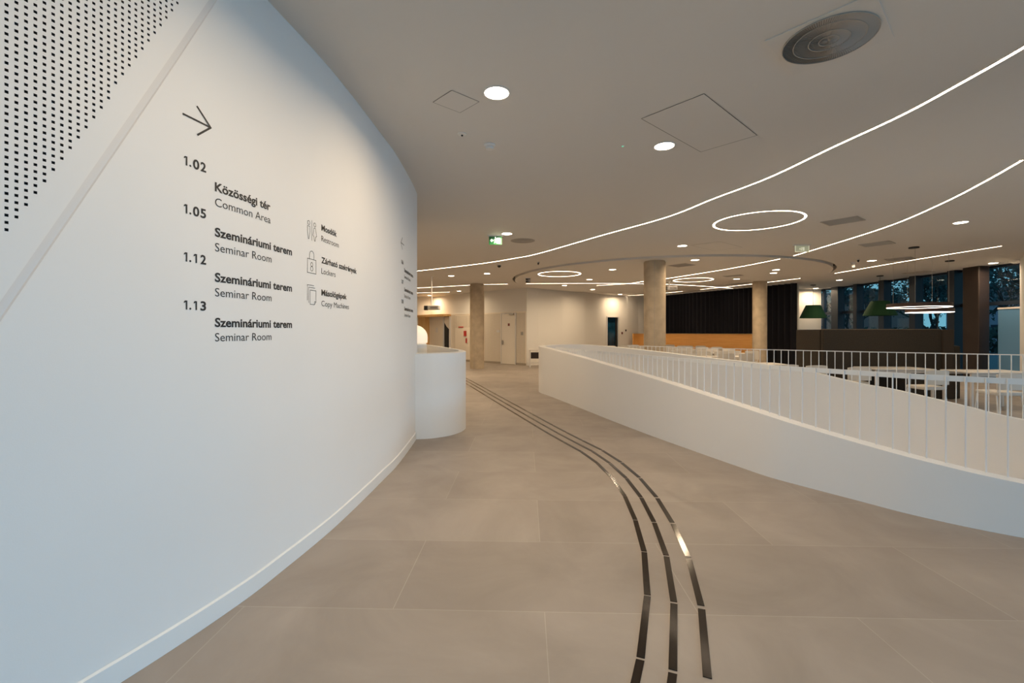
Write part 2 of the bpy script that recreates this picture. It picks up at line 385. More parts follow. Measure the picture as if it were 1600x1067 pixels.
# rear glazed front (behind the camera)
def window(name, a, b, z0, z1, stiles, rails, fm, fw=.08, fd=.16, gm='glass', label=None):
    a = Vector(a); b = Vector(b); d = (b - a); L = d.length; ang = math.atan2(d.y, d.x)
    root = bpy.data.objects.new(name, None); col.objects.link(root); struct(root, label); root.location = (a.x, a.y, 0); root.rotation_euler = (0, 0, ang)
    for t, wd, dp in stiles:
        MB().box((t, dp / 2 - .04, (z0 + z1) / 2), (wd, dp, z1 - z0)).build('mullion', fm, root)
    for z, hh in rails:
        MB().box((L / 2, 0, z), (L, fw, hh)).build('transom', fm, root)
    MB().box((L / 2, 0, (z0 + z1) / 2), (L, .012, z1 - z0)).build('pane', gm, root)
    return root
window('window_2', (-8, -5), (14.5, -5), 0, 2.3, [(t * 1.875, .07, .16) for t in range(13)], [(.05, .1), (2.25, .1)], 'navy')
wall_poly('wall_rear_light_block', [(-8, -5), (14.5, -5)], 2.3, CEIL, 'wall_far', .2, 1)  # unseen header added over the rear glazing to hold back blue sky light
window('window_3', (14.5, -5), (14.5, 9.0), 0, 2.3, [(t * 1.75, .07, .16) for t in range(9)], [(.05, .1), (2.25, .1)], 'navy')
wall_poly('wall_right', [(14.5, 9.0), (14.5, -5)], 2.3, CEIL, 'wall_far', .2, -1)  # same unseen header over the side glazing, added to cut sky light
# window wall on the right; t runs along +Y from Y=12.8
wr = [(20.1, .42), (18.9, .20), (17.56, .26), (16.2, .24), (14.77, .24)]
root = window('window_1', (14.5, 12.75), (14.5, 21.3), 0, CEIL, [(y - 12.75, wd, .30) for y, wd in wr] + [(.05, .1, .1), (21.1 - 12.75, .1, .12)],
              [(.05, .1), (2.36, .11), (3.46, .07)], 'navy', label='dark framed full-height window wall on the right')
cl = MB(); cl.rbox((14.22, 13.95, CEIL / 2), (.34, .50, CEIL), .03); struct(cl.build('window_column', 'brown'), 'dark brown clad pier between two window bays')

# ------------------------------------------------------------------ floor guidance strips
CL = Path([Vector(p) for p in spl([fl(*p) for p in [(1044, 1110), (1051.2, 1050), (1053, 944), (1041, 868.5), (1022, 816.5), (1002, 778), (980, 749), (955, 725.7), (926, 705.5), (862, 671.5), (773.4, 620.8), (728, 594.6), (700, 579)]], 10)])
step = .545; gap = {0: .014, 1: .022, 2: .026}
ordn = lambda n: '%d%s' % (n, 'th' if 10 <= n % 100 <= 20 else {1: 'st', 2: 'nd', 3: 'rd'}.get(n % 10, 'th'))
sN = 1 if CL.n[2].x > 0 else -1
start = next(l for l, p in zip(CL.l, CL.p) if p.y > 2.007) - step
for li, nm, phase in ((-1, 'left', .03), (0, 'middle', 0), (1, 'right', .0)):
    k = 0; t0 = start + phase
    while t0 + step < CL.l[-1]:
        if li == 1 and k == 0: t0 += step; k += 1; continue
        gp = (.018, .022, .034)[li + 1]; b = MB(); n = 2; A = []; B = []
        for q in range(n):
            t = max(t0, 0) + gp * .5 + (step - (max(t0, 0) - t0) - gp) * q / (n - 1); p, nn = CL.at(t)
            A.append((p.x + nn.x * sN * (li * .141 - .0185), p.y + nn.y * sN * (li * .141 - .0185)))
            B.append((p.x + nn.x * sN * (li * .141 + .0185), p.y + nn.y * sN * (li * .141 + .0185)))
        b.strip(A, B, .0003, .004)
        o = b.build('tactile_strip', 'strip')
        o['label'] = 'dark metal floor guide strip, %s line, %s segment from the near end' % (nm, ordn(k + (0 if li == 1 else 1)))
        o['category'] = 'floor strip'; o['group'] = 'tactile guide strips on the floor'
        t0 += step; k += 1

# ------------------------------------------------------------------ lettering on the curved wall
def text_mesh(txt, bold):
    cu = bpy.data.curves.new('t', 'FONT'); cu.body = txt; cu.offset = .028 if bold else -.002; cu.resolution_u = 3; cu.fill_mode = 'FRONT'
    o = bpy.data.objects.new('t', cu); col.objects.link(o); bpy.context.view_layer.update()
    dg = bpy.context.evaluated_depsgraph_get(); me = bpy.data.meshes.new_from_object(o.evaluated_get(dg))
    bpy.data.objects.remove(o); return me
CAPH = .69
def wall_text(txt, s0, s1, z, cap, bold, parent, name='lettering', mm='black'):
    me = text_mesh(txt, bold); xs = [v.co.x for v in me.vertices]; x0, x1 = min(xs), max(xs); kx = (s1 - s0) / (x1 - x0); kz = cap / CAPH
    bm = bmesh.new(); bm.from_mesh(me)
    for v in bm.verts: v.co = wpt(s0 + (v.co.x - x0) * kx, z + v.co.y * kz, .0012)
    bm.to_mesh(me); bm.free(); me.materials.clear(); me.materials.append(M[mm])
    o = bpy.data.objects.new(name, me); col.objects.link(o); o.parent = parent; return o
def wall_line(pts, wd, b=None, closed=False):
    b = b or MB(); P = [Vector(p) for p in pts]; P = P + [P[0]] if closed else P
    for a, c in zip(P, P[1:]):
        d = (c - a).normalized(); n = Vector((-d.y, d.x)) * wd / 2; e = d * wd * .35; m = max(1, int((c - a).length / .04))
        for k in range(m):
            u = a.lerp(c, k / m) - (e if k == 0 else e * 0); v = a.lerp(c, (k + 1) / m) + (e if k == m - 1 else e * 0)
            b.add([wpt(q.x, q.y, .0013) for q in (u + n, v + n, v - n, u - n)], [(0, 1, 2, 3)])
    return b
def wall_number(num, s0, z, parent):
    """room number of four characters; the ones are drawn with a flag and a straight stem"""
    b = MB(); h = .0445
    def one(x):
        for q in ([(x + .0095, 0), (x + .0175, 0), (x + .0175, h), (x + .0095, h)], [(x, h * .70), (x + .011, h * .86), (x + .011, h), (x + .006, h), (x, h * .86)]):
            b.add([wpt(s0 + a, z + c, .0012) for a, c in q], [tuple(range(len(q)))])
    one(0); b.add([wpt(s0 + .0325 + .0052 * math.cos(k * math.pi / 6), z + .0052 + .0052 * math.sin(k * math.pi / 6), .0012) for k in range(12)], [tuple(range(12))])
    if num[2] == '1': one(.050)
    b.build('room_number', 'black', parent)
    if num[2] != '1': wall_text(num[2], s0 + .046, s0 + .080, z - .0005, .0455, True, parent, 'room_number')
    wall_text(num[3], s0 + .086, s0 + .117, z, .0445, True, parent, 'room_number')
sign = thing('wall_directory', 'large black directory lettering with arrow and room numbers on curved white wall', 'sign')
b = wall_line([(4.829, 2.561), (4.972, 2.557)], .0095); wall_line([(4.901, 2.630), (4.975, 2.557), (4.903, 2.490)], .0095, b); b.build('arrow', 'black', sign)
for i, num in enumerate(['1.02', '1.05', '1.12', '1.13']):
    z = 2.316 - .235 * i; wall_number(num, 4.832, z, sign)
    a, b2, e1, e2 = (('Közösségi tér', 'Common Area', 5.397, 5.399) if i == 0 else ('Szemináriumi terem', 'Seminar Room', 5.609, 5.408))
    wall_text(a, 4.999, e1, z - .0775 - (.0015 * i), .045, True, sign, 'room_name'); wall_text(b2, 5.000, e2, z - .156 - (.001 * i), .044, False, sign, 'room_name_translation')
for a, b2, z, e1, e2 in [('Mosdók', 'Restroom', 2.245, 6.196, 6.229), ('Zárható szekrények', 'Lockers', 2.007, 6.583, 6.175), ('Másológépek', 'Copy Machines', 1.770, 6.377, 6.421)]:
    wall_text(a, 5.961, e1, z, .042, True, sign, 'service_name'); wall_text(b2, 5.961, e2, z - .079, .041, False, sign, 'service_name_translation')
LW = .0035
def ell(cx, cz, rx, rz, n=16, a0=0, a1=360): return [(cx + rx * math.cos(R(a0 + (a1 - a0) * i / n)), cz + rz * math.sin(R(a0 + (a1 - a0) * i / n))) for i in range(n + 1)]
b = wall_line(ell(5.797, 2.262, .014, .014), LW); wall_line([(5.783, 2.238), (5.811, 2.238), (5.813, 2.205), (5.806, 2.175), (5.800, 2.150), (5.793, 2.150), (5.788, 2.175), (5.781, 2.205)], LW, b, True)
wall_line([(5.835, 2.285), (5.835, 2.145)], LW, b)
wall_line(ell(5.873, 2.262, .014, .014), LW, b); wall_line([(5.863, 2.238), (5.883, 2.238), (5.898, 2.185), (5.884, 2.178), (5.878, 2.148), (5.868, 2.148), (5.862, 2.178), (5.848, 2.185)], LW, b, True)
b.build('restroom_icon', 'black', sign)
b = wall_line([(5.781, 2.012), (5.889, 2.012), (5.889, 1.915), (5.781, 1.915)], LW, closed=True); wall_line([(5.808, 2.012), (5.808, 2.040)] + ell(5.835, 2.040, .027, .030, 10, 180, 0) + [(5.862, 2.012)], LW, b)
wall_line(ell(5.835, 1.976, .013, .014), LW, b); wall_line(ell(5.835, 1.946, .015, .016), LW, b); b.build('locker_icon', 'black', sign)
b = wall_line([(5.815, 1.795), (5.889, 1.795), (5.889, 1.715), (5.868, 1.695), (5.815, 1.695)], LW, closed=True); wall_line([(5.868, 1.695), (5.868, 1.716), (5.889, 1.716)], LW, b)
wall_line([(5.797, 1.705), (5.797, 1.813), (5.875, 1.813)], LW, b); wall_line([(5.781, 1.722), (5.781, 1.829), (5.862, 1.829)], LW, b); b.build('copy_icon', 'black', sign)
sign2 = thing('wall_directory', 'second smaller-looking directory lettering at the far end of curved white wall', 'sign')
b = wall_line([(8.00, 2.557), (8.17, 2.557)], .0095); wall_line([(8.08, 2.63), (8.00, 2.557), (8.08, 2.49)], .0095, b); b.build('arrow', 'black', sign2)
for i, num in enumerate(['1.06', '1.07', '1.08']):
    z = 2.316 - .235 * i; wall_number(num, 8.02, z, sign2)
    wall_text('Szemináriumi terem', 8.19, 8.80, z - .078, .045, True, sign2, 'room_name'); wall_text('Seminar Room', 8.19, 8.60, z - .156, .044, False, sign2, 'room_name_translation')

# ------------------------------------------------------------------ railings
def railing(label, path, t0, t1, off, sp_, ztop, hr, rb, offs_rail, parapet_top):
    r = thing('stair_railing', label, 'railing')
    A = []; B = []; n = int((t1 - t0) / .12) + 2
    for k in range(n):
        p, nn = path.at(t0 + (t1 - t0) * k / (n - 1)); A.append((p.x + nn.x * (off + offs_rail), p.y + nn.y * (off + offs_rail))); B.append((p.x + nn.x * (off + offs_rail + hr[0]), p.y + nn.y * (off + offs_rail + hr[0])))
    MB().strip(A, B, ztop - hr[1], ztop).build('handrail', 'rail', r)
    t = t0 + sp_ / 2
    while t < t1:
        p, nn = path.at(t); z0 = parapet_top(t)
        if ztop - hr[1] - z0 > .04:
            bx_, by_ = p.x + nn.x * off, p.y + nn.y * off
            MB().tube((bx_, by_, z0 - .004), (bx_, by_, ztop - hr[1] * .15), rb, n=8).build('baluster', 'rail', r)
        t += sp_
    return r
ztop_at = lambda t: W_OUT.at(t)[0].z
i_n = len(NEAR); t_nose = next(l for l, p in zip(W_OUT.l, W_OUT.p) if p.y > 10.6)
t_start = next(l for l, p in zip(W_OUT.l, W_OUT.p) if p.x < 6.6)
railing('near white railing of thin balusters and flat handrail on the sloping stairwell parapet', W_OUT, t_start, t_nose, .135 * sgn, .121, 1.15, (.012 * sgn, .045), .0055, .006 * sgn, ztop_at)
t_f0 = next(l for l, p in zip(W_OUT.l, W_OUT.p) if l > t_nose + 2 and p.x > 2.9)
t_f1 = next(l for l, p in zip(W_OUT.l, W_OUT.p) if l > t_f0 and p.x > 9.2)
railing('far white railing with thin top rail on the opposite side of the stairwell', W_OUT, t_f0, t_f1, .03 * sgn, .121, 1.165, (.014 * sgn, .014), .0065, -.007 * sgn, ztop_at)

# ------------------------------------------------------------------ columns
def column(x, y, z1, r, label):
    t = thing('concrete_column', label, 'column', (x, y, 0))
    sh = MB().lathe([(0, 0), (r, 0), (r, 2.70), (r - .004, 2.704), (r - .004, 2.710), (r, 2.714), (r, z1 - .03), (r - .015, z1 - .03), (r - .015, z1 - .002), (0, z1 - .002)], n=48).build('shaft', 'concrete', t, True)
    MB().box((-r * .32, -r * .945, z1 / 2), (.006, .006, z1 - .06)).build('casting_seam', 'grille_dark', sh)
column(3.95, 12.6, DISC, .292, 'tallest-looking round concrete column beside the stairwell, right of centre')
column(-1.45, 18.9, CEIL, .295, 'round concrete column left of the grey door, standing by the slatted wall')
column(9.58, 17.6, DISC, .255, 'round concrete column in front of the navy curtain gap')

# ------------------------------------------------------------------ ceiling lights
def dl_proto(label, x, y, z):
    t = thing('downlight', label, 'downlight', (x, y, z), group='round recessed downlights')
    MB().lathe([(.100, 0), (.118, 0), (.120, -.003), (.118, -.006), (.102, -.006)], n=28, close=True).build('trim_ring', 'trimw', t)
    MB().disc((0, 0, -.0035), .101, 28).build('diffuser', 'down', t)
    l = area('bulb', (0, 0, -.02), (0, 0, 0), .18, .18, DLP, WARM, 'DISK', 165, t)
    return t
DLP = 21
DL = [(776, 145, 0, 'largest glowing round downlight above the wall directory'), (1038, 228, 0, 'second largest round downlight beside the big ceiling hatch'),
      (792, 365, 0, 'round downlight directly above the green exit sign'), (1066, 384, 0, 'round downlight just outside the dropped ceiling disc near tall column'),
      (1086, 406, 1, 'round downlight near the front edge of the ceiling disc, right of tall column'), (957, 421, 1, 'round downlight left of tall column, nearest of that row'),
      (921, 436.6, 1, 'round downlight right of the left light ring'), (882, 446, 1, 'round downlight below the left light ring'),
      (926, 452.3, 1, 'small round downlight beside the crossing light lines'), (969, 459.8, 0, 'round downlight washing the plain wall above the dark doorway'),
      (1212.5, 421.5, 1, 'upper of two close round downlights near right disc edge'), (1208.5, 426.5, 1, 'lower of two close round downlights near right disc edge'),
      (1151, 435.8, 1, 'round downlight over the curtain, left of third column'), (1501, 347.5, 0, 'round downlight alone at right below the curved light line'),
      (1362, 407.3, 0, 'round downlight above the straight right light line'), (1552, 411, 0, 'round downlight beside the brown window pier'),
      (1311.5, 437.5, 0, 'round downlight below the start of the right light line'), (1274.5, 450.5, 0, 'round downlight above the left green lamp shade'),
      (705, 431, 0, 'round downlight between two light lines near curved wall'), (761, 427.3, 0, 'round downlight right of the second column top'),
      (717, 454.6, 0, 'tiny round downlight just left of the second column'), (671, 461.4, 0, 'small round downlight washing the wall above the oak portal')]
first = None
for x, y, d, lab in DL:
    z = DISC if d else CEIL; X, Y = ce(x, y, z)
    if first is None: first = remember(dl_proto(lab, X, Y, z))
    else: copy_tree(first, (X, Y, z), 0, lab)
# extra downlights added out of view to brighten wall, passage and stairwell side
for X, Y, lab in [(-.30, 1.75, 'added unseen downlight above the camera, left, brightening the curved wall'), (-2.55, 10.9, 'added unseen downlight behind the curved wall, nearest the rounded parapet'), (4.4, .6, 'added unseen downlight right of the camera above the near stairwell edge'), (8.8, 3.2, 'added unseen downlight over the wide open end of the stairwell'),
                  (11.8, 6.8, 'added unseen downlight beyond the right picture edge above the dining floor'), (-3.6, 12.4, 'added unseen downlight behind the curved wall, first of three'),
                  (-4.4, 16.2, 'added unseen downlight behind the curved wall, middle of three'), (-5.6, 20.6, 'added unseen downlight behind the curved wall, last of three'), (-4.9, 18.4, 'added unseen downlight over the passage by the oak portal')]:
    copy_tree(first, (X, Y, CEIL), 0, lab)

def linear_light(pts, z, label, wd=.030, drop=.004):
    t = thing('linear_light', label, 'strip light', group='recessed linear lights')
    P = Path(spl([ce(x, y, z) for x, y in pts], 8)); 
    MB().strip(P.offset(-wd / 2), P.offset(wd / 2), z - drop, z - drop + .002).build('diffuser', 'led', t)
    b = MB()
    b.strip(P.offset(-wd / 2 - .006), P.offset(-wd / 2), z - drop - .001, z - .0005); b.strip(P.offset(wd / 2), P.offset(wd / 2 + .006), z - drop - .001, z - .0005)
    b.build('channel', 'trimw', t)
linear_light([(645, 424), (706, 417.2), (760, 410.5), (800, 404), (840, 396.2), (940, 367.5), (1040, 339.5), (1115, 310), (1200, 277.6), (1300, 230), (1407.5, 180), (1500, 130), (1600, 73), (1700, 10)], CEIL, 'longest curved light line sweeping across the whole ceiling')
linear_light([(1240, 399.5), (1325, 373.8), (1400, 348.8), (1475, 316), (1537.5, 283.8), (1596, 250.5)], CEIL, 'curved light line right of the ring, from exit sign to the right edge')
linear_light([(1304, 427), (1425, 406.3), (1564, 384.3)], CEIL, 'straight light line above the window wall and pendants')
linear_light([(645, 450.2), (735, 445.3), (760, 444.3), (793, 443.7)], CEIL, 'light line passing behind the second column at left')
linear_light([(645, 457.7), (702, 456.3)], CEIL, 'short rearmost light line next to curved wall')
linear_light([(822, 443), (930, 442.5), (1005, 443.3), (1040, 443.8), (1100, 447), (1145, 450.5)], DISC, 'light line crossing behind the tall column from the small left sign')
linear_light([(932, 446), (980, 443), (1005, 439.6), (1040, 435.3), (1140, 419.5), (1218, 404.5)], DISC, 'light line rising to the right across the ceiling disc')
linear_light([(981, 462), (1005, 460.3), (1040, 457.5), (1074, 454.4)], CEIL, 'light line running along the top of the navy curtain')
linear_light([(1094, 452.3), (1145, 446.9), (1198, 441), (1250, 434.8)], DISC, 'light line behind the third column, ending above the right curtain')
def ring_light(px, py, z, r, label):
    X, Y = ce(px, py, z); t = thing('ring_light', label, 'ring light', (X, Y, z), group='recessed ring lights')
    MB().lathe([(r - .034, -.004), (r, -.004), (r, -.001), (r - .034, -.001)], n=96, close=True).build('diffuser', 'led', t)
    b = MB(); b.lathe([(r, -.006), (r + .007, -.006), (r + .007, -.0005), (r, -.0005)], n=96, close=True); b.lathe([(r - .041, -.006), (r - .034, -.006), (r - .034, -.0005), (r - .041, -.0005)], n=96, close=True)
    b.build('channel', 'trimw', t)
ring_light(1184, 345.7, CEIL, .745, 'largest glowing ring light set in ceiling right of centre')
ring_light(874, 428, DISC, .72, 'glowing ring light at the left of the ceiling disc')
ring_light(1083, 437.3, DISC, .705, 'flattest glowing ring light, right of the tall column')

# ------------------------------------------------------------------ ceiling fittings
def quad_frame(corners, z, label, name, cat, m_line='dark_gap', wd=.006):
    P = [Vector(c) for c in corners]; b = MB(); n = len(P)
    for i in range(n):
        a, c = P[i], P[(i + 1) % n]; d = (c - a).normalized(); q = Vector((-d.y, d.x)) * wd / 2
        b.add([(*v, z) for v in (a + q, c + q, c - q, a - q)], [(0, 1, 2, 3)])
    return b
def hatch(px, label):
    c = [Vector(ce(*p)) for p in px]; c.append(c[0] + c[2] - c[1]) if len(c) == 3 else None
    ctr = sum(c, Vector((0, 0))) / 4; t = thing('ceiling_hatch', label, 'ceiling hatch', (ctr.x, ctr.y, CEIL))
    cc = [v - ctr for v in c]
    MB().prism([(v.x * .992, v.y * .992) for v in cc], -.003, -.0005).build('hatch_panel', 'ceiling', t)
    quad_frame(cc, -.0025, '', '', '').build('joint', 'dark_gap', t)
hatch([(1002, 185), (1100, 146), (1183, 211), (1095, 237)], 'large rectangular access hatch outline in ceiling beside the downlight')
hatch([(676.7, 159.4), (718.7, 175.6), (748.5, 158.6)], 'small square access hatch left of the largest downlight')
hatch([(1080, 383.3), (1117, 391.5), (1160, 386)], 'faint square hatch in ceiling just in front of the disc edge')
def slot_vent(px, z, label):
    c = [Vector(ce(x, y, z)) for x, y in px]; ctr = sum(c, Vector((0, 0))) / 4; u = (c[2] - c[1]); v = (c[0] - c[1])
    L = ((c[2] - c[1]).length + (c[3] - c[0]).length) / 2; Wd = max(((c[0] - c[1]).length + (c[3] - c[2]).length) / 2, .1); ang = math.atan2(u.y, u.x)
    t = thing('slot_vent', label, 'air vent', (ctr.x, ctr.y, z), ang, 'slatted ceiling vents')
    b = MB()
    for sx in (-1, 1): b.box((sx * (L / 2 - .012), 0, -.005), (.024, Wd, .009))
    for sy in (-1, 1): b.box((0, sy * (Wd / 2 - .012), -.005), (L, .024, .009))
    b.build('frame', 'grille', t); b = MB(); m = max(3, int(Wd / .035))
    for k in range(m): b.box((0, (k + .5) / m * (Wd - .05) - (Wd - .05) / 2, -.005), (L - .05, .012, .006), rx=.5)
    b.build('louvres', 'grille', t); MB().box((0, 0, -.0012), (L - .04, Wd - .04, .001)).build('recess', 'grille_dark', t)
slot_vent([(1283.8, 347.5), (1296, 352.5), (1351, 343.8), (1338.8, 336)], CEIL, 'nearest grey slatted vent right of the largest ring light')
slot_vent([(1342.5, 381.3), (1350, 386), (1398.8, 380), (1391, 376)], CEIL, 'second grey slatted vent, between the two right light lines')
slot_vent([(1382.5, 404.3), (1386, 408), (1428.8, 404), (1425, 401)], CEIL, 'third grey slatted vent touching the straight right light line')
slot_vent([(1416, 426), (1418, 428.6), (1455, 424.6), (1452, 422.4)], CEIL, 'rearmost grey slatted vent, close to the window wall')
slot_vent([(1045, 414.5), (1057.5, 417.5), (1086, 413.8), (1072, 411)], DISC, 'grey slatted vent just right of the tall column')
slot_vent([(1129, 431), (1134, 432.7), (1162, 430.3), (1158, 429)], DISC, 'grey slatted vent above the downlight over the curtain')
slot_vent([(1137, 444), (1140, 445.2), (1172, 442), (1168, 441)], DISC, 'thin rear grey slatted vent over the curtain')
# swirl diffuser, top right
c = [Vector(ce(*p)) for p in [(1195, 63), (1240, 116), (1397, 57)]]; c.append(c[0] + c[2] - c[1]); ctr = sum(c, Vector((0, 0))) / 4
t = thing('swirl_diffuser', 'big round swirl air diffuser on square plate at top right of ceiling', 'air vent', (ctr.x, ctr.y, CEIL)); cc = [v - ctr for v in c]
MB().prism([tuple(v) for v in cc], -.008, -.0005).build('plate', mat('diffuser_plate', (.68, .65, .61), .6), t)
MB().lathe([(.208, -.0092), (.274, -.0092), (.274, -.0085), (.208, -.0085)], n=64, close=True).build('recess', 'grille_dark', t)
MB().lathe([(.0, -.0092), (.207, -.0092), (.207, -.0085), (0, -.0085)], n=64).build('recess', mat('inner_recess', (.50, .46, .42), .7), t)
b = MB()
for r0, r1, nn in [(.012, .055, 24), (.062, .115, 48), (.122, .205, 96), (.212, .272, 120)]:
    for k in range(nn):
        a = 2 * math.pi * k / nn; a2 = a + 2 * math.pi / nn * .50; 
        b.add([(r0 * math.cos(a), r0 * math.sin(a), -.0095), (r1 * math.cos(a + .05), r1 * math.sin(a + .05), -.0095), (r1 * math.cos(a2 + .05), r1 * math.sin(a2 + .05), -.0165), (r0 * math.cos(a2), r0 * math.sin(a2), -.0165)], [(0, 1, 2, 3)])
b.build('vanes', mat('vane_metal', (.50, .46, .42), .5), t)
b = MB(); [b.lathe([(q, -.0095), (q + .005, -.0095), (q + .005, -.0165), (q, -.0165)], n=48, close=True) for q in (.056, .116, .206, .272)]; b.build('rings', 'grille', t)
# round perforated vent
X, Y = ce(816.8, 376); t = thing('round_vent', 'flat brown round grille in ceiling right of the exit sign', 'air vent', (X, Y, CEIL))
MB().lathe([(.0, -.008), (.255, -.008), (.265, -.005), (.265, -.0005)], n=48).build('grille', 'grille', t, True)
b = MB(); [b.lathe([(q, -.0105), (q + .008, -.0105), (q + .008, -.0078), (q, -.0078)], n=40, close=True) for q in (.05, .09, .13, .17, .21)]; b.build('ring_louvres', 'grille_dark', t)
# detectors
X, Y = ce(765, 226); t = thing('smoke_detector', 'white smoke detector below the largest downlight', 'smoke detector', (X, Y, CEIL))
MB().lathe([(0, -.0005), (.062, -.0005), (.062, -.012), (.052, -.022)], n=32).build('base', 'trimw', t, True)
MB().lathe([(.052, -.022), (.040, -.024), (.038, -.034), (.046, -.036), (.040, -.050), (0, -.052)], n=32).build('sensor_head', 'trimw', t, True)
MB().lathe([(.0375, -.025), (.0385, -.025), (.0385, -.034), (.0375, -.034)], n=24, close=True).build('sensor_slot', 'dark_gap', t)
X, Y = ce(722, 209); t = thing('sprinkler_head', 'tiny flush sensor with black centre left of the smoke detector', 'sensor', (X, Y, CEIL))
MB().lathe([(0, -.0005), (.045, -.0005), (.043, -.008), (.018, -.014), (0, -.014)], n=28).build('cover', 'trimw', t, True); MB().lathe([(0, -.0142), (.011, -.0142), (.009, -.024), (0, -.024)], n=16).build('nozzle', 'blk', t)
X, Y = ce(973, 228); t = thing('indicator_light', 'tiny green indicator light in ceiling left of second downlight', 'indicator', (X, Y, CEIL))
MB().lathe([(.010, -.0005), (.022, -.0005), (.020, -.006), (.010, -.006)], n=20, close=True).build('bezel', 'trimw', t); MB().lathe([(0, -.001), (.010, -.001), (.006, -.007), (0, -.008)], n=16).build('lens', 'greenled', t)
def small_camera(px, py, z, r, lab, m='blk'):
    X, Y = ce(px, py, z); t = thing('dome_camera', lab, 'camera', (X, Y, z))
    MB().lathe([(0, -.0005), (r, -.0005), (r, -.02), (r * .8, -.025)], n=20).build('base', 'trimw', t); MB().lathe([(r * .8, -.025), (r * .7, -.06), (r * .35, -.085), (0, -.09)], n=20).build('dome', m, t, True)
small_camera(780, 413.5, CEIL, .07, 'small black dome camera left of the ceiling disc edge')
small_camera(841, 409, CEIL, .035, 'tiny dark sensor in front of the ceiling disc edge')
small_camera(1341, 404.7, CEIL, .035, 'tiny dark sensor left of the downlight over the right light line')
small_camera(1587, 407, CEIL, .15, 'wide white dome device on ceiling at right end of window wall', 'trimw')
# exit signs
def exit_sign(px, ytop, ybot, z, wd, label, ms, rz=0, green=True, pm='exitw'):
    X, Y = ce(px, ytop, z); h = (519 - ytop) * Y / FPX - (519 - ybot) * Y / FPX
    t = thing('exit_sign', label, 'exit sign', (X, Y, z), rz)
    MB().box((0, 0, -.012), (wd + .06, .05, .022)).build('mounting_bar', 'trimw', t)
    MB().box((0, 0, -.023 - h / 2), (wd, .014, h)).build('panel', ms, t)
    zc = -.023 - h / 2; b = MB(); y = -.0085; s = h / .18
    def pl_(pts): b.add([(x * s, y, zc + z_ * s) for x, z_ in pts], [tuple(range(len(pts)))])
    if green:       # doorway, arrow and running figure
        pl_([(.03, -.065), (.10, -.065), (.10, .055), (.03, .055)])
        pl_([(-.11, .0), (-.075, .04), (-.075, .014), (-.04, .014), (-.04, -.014), (-.075, -.014), (-.075, -.04)])
        pl_([(-.02, .03), (.015, .045), (.02, .01), (-.01, -.005)]); pl_([(-.03, -.06), (-.015, -.06), (.01, .0), (-.005, .01)]); pl_([(.0, -.005), (.012, .0), (.028, -.05), (.016, -.05)])
        pl_([(.0 + .013 * math.cos(q * math.pi / 4), .065 + .013 * math.sin(q * math.pi / 4)) for q in range(8)])
        b.build('pictogram', pm, t)
    else:
        for x in (-wd / 2 + .008, wd / 2 - .008): b.box((x, -.009, zc), (.014, .004, h))
        b.box((0, -.009, zc - h / 2 + .006), (wd, .004, .010))
        pl_([(.02, -.05), (.07, -.05), (.07, .05), (.02, .05)]); pl_([(-.09, 0), (-.05, .04), (-.05, -.04)]); pl_([(-.03, -.05), (-.01, -.05), (.01, .04), (-.02, .05)])
        b.build('pictogram', pm, t)
exit_sign(774, 367.5, 380.5, CEIL, .265, 'green and white lit exit sign hanging by the round grille', 'exit')
exit_sign(1253, 382.5, 392.2, CEIL, .34, 'clear frosted exit sign at the start of the curved right light line', 'acrylic', R(4), False, 'acryl2')
exit_sign(825, 434, 440.5, DISC, .17, 'small dark exit sign at the left end of the ceiling disc', 'brown', 0, True, 'grille')
exit_sign(1333, 409.5, 416.5, CEIL, .12, 'unlit pale sign panel just right of the ceiling disc', 'ceiling', R(10), False, 'ceiling')
# projectors
def projector(px, ytop, z, drop, label, s=1.0, rz=0):
    X, Y = ce(px, ytop, z); t = thing('projector', label, 'projector', (X, Y, z), rz)
    MB().lathe([(0, 0), (.07, 0), (.07, -.02), (.022, -.03), (.022, -drop), (0, -drop)], n=16).build('ceiling_pole', 'trimw', t, True)
    MB().rbox((.10 * s, 0, -drop - .09), (.50 * s, .30, .15), .03).build('housing', mat('projector_grey', (.62, .60, .57), .5), t)
    MB().rbox((-.24 * s, -.02, -drop - .10), (.17 * s, .16, .16), .03).build('lens_hood', 'blk', t)
    MB().box((.12 * s, -.172, -drop - .09), (.3 * s, .004, .07)).build('vent_grille', 'grille_dark', t)
projector(674.5, 432, CEIL, 1.03, 'grey ceiling-hung projector on a long white pole in front of the oak portal', .82)
projector(1045.5, 440, DISC, .17, 'white ceiling-hung projector beside the tall column', .8)

# ------------------------------------------------------------------ back wall: slatted cladding, door, portal
d = Vector(PW1) - Vector(PW0); Lw = d.length; angw = math.atan2(d.y, d.x)
def on_slat(px):        # distance from PW0 along the slatted wall of the sight line through column px
    k = (px - 800) / FPX; P = Vector(PW0); u = d.normalized(); return (k * P.y - P.x) / (u.x - k * u.y)
fr = (PW0[0], PW0[1], 0)
t = thing('slatted_cladding', 'beige vertically slatted wall cladding around the grey door', 'wall cladding', fr, angw)
x0, x1 = on_slat(735), Lw - .02
dx0, dx1 = on_slat(784.2), on_slat(806.5); px0, px1 = on_slat(656), on_slat(704.5)
segs = [(px1 + .05, dx0 - .02, 0, 2.42), (dx0 - .02, dx1 + .02, 2.37, 2.42), (dx1 + .02, x1, 0, 2.42)]
b = MB(); [b.box(((a + c_) / 2, -.012, (z0 + z1) / 2), (c_ - a, .02, z1 - z0)) for a, c_, z0, z1 in segs]; b.build('backing', 'slat', t)
b = MB(); x = on_slat(757)
while x < x1:
    if not (dx0 - .04 < x < dx1 + .04): b.box((x, -.0245, 1.2), (.022, .005, 2.36))
    x += .085
x = on_slat(708)
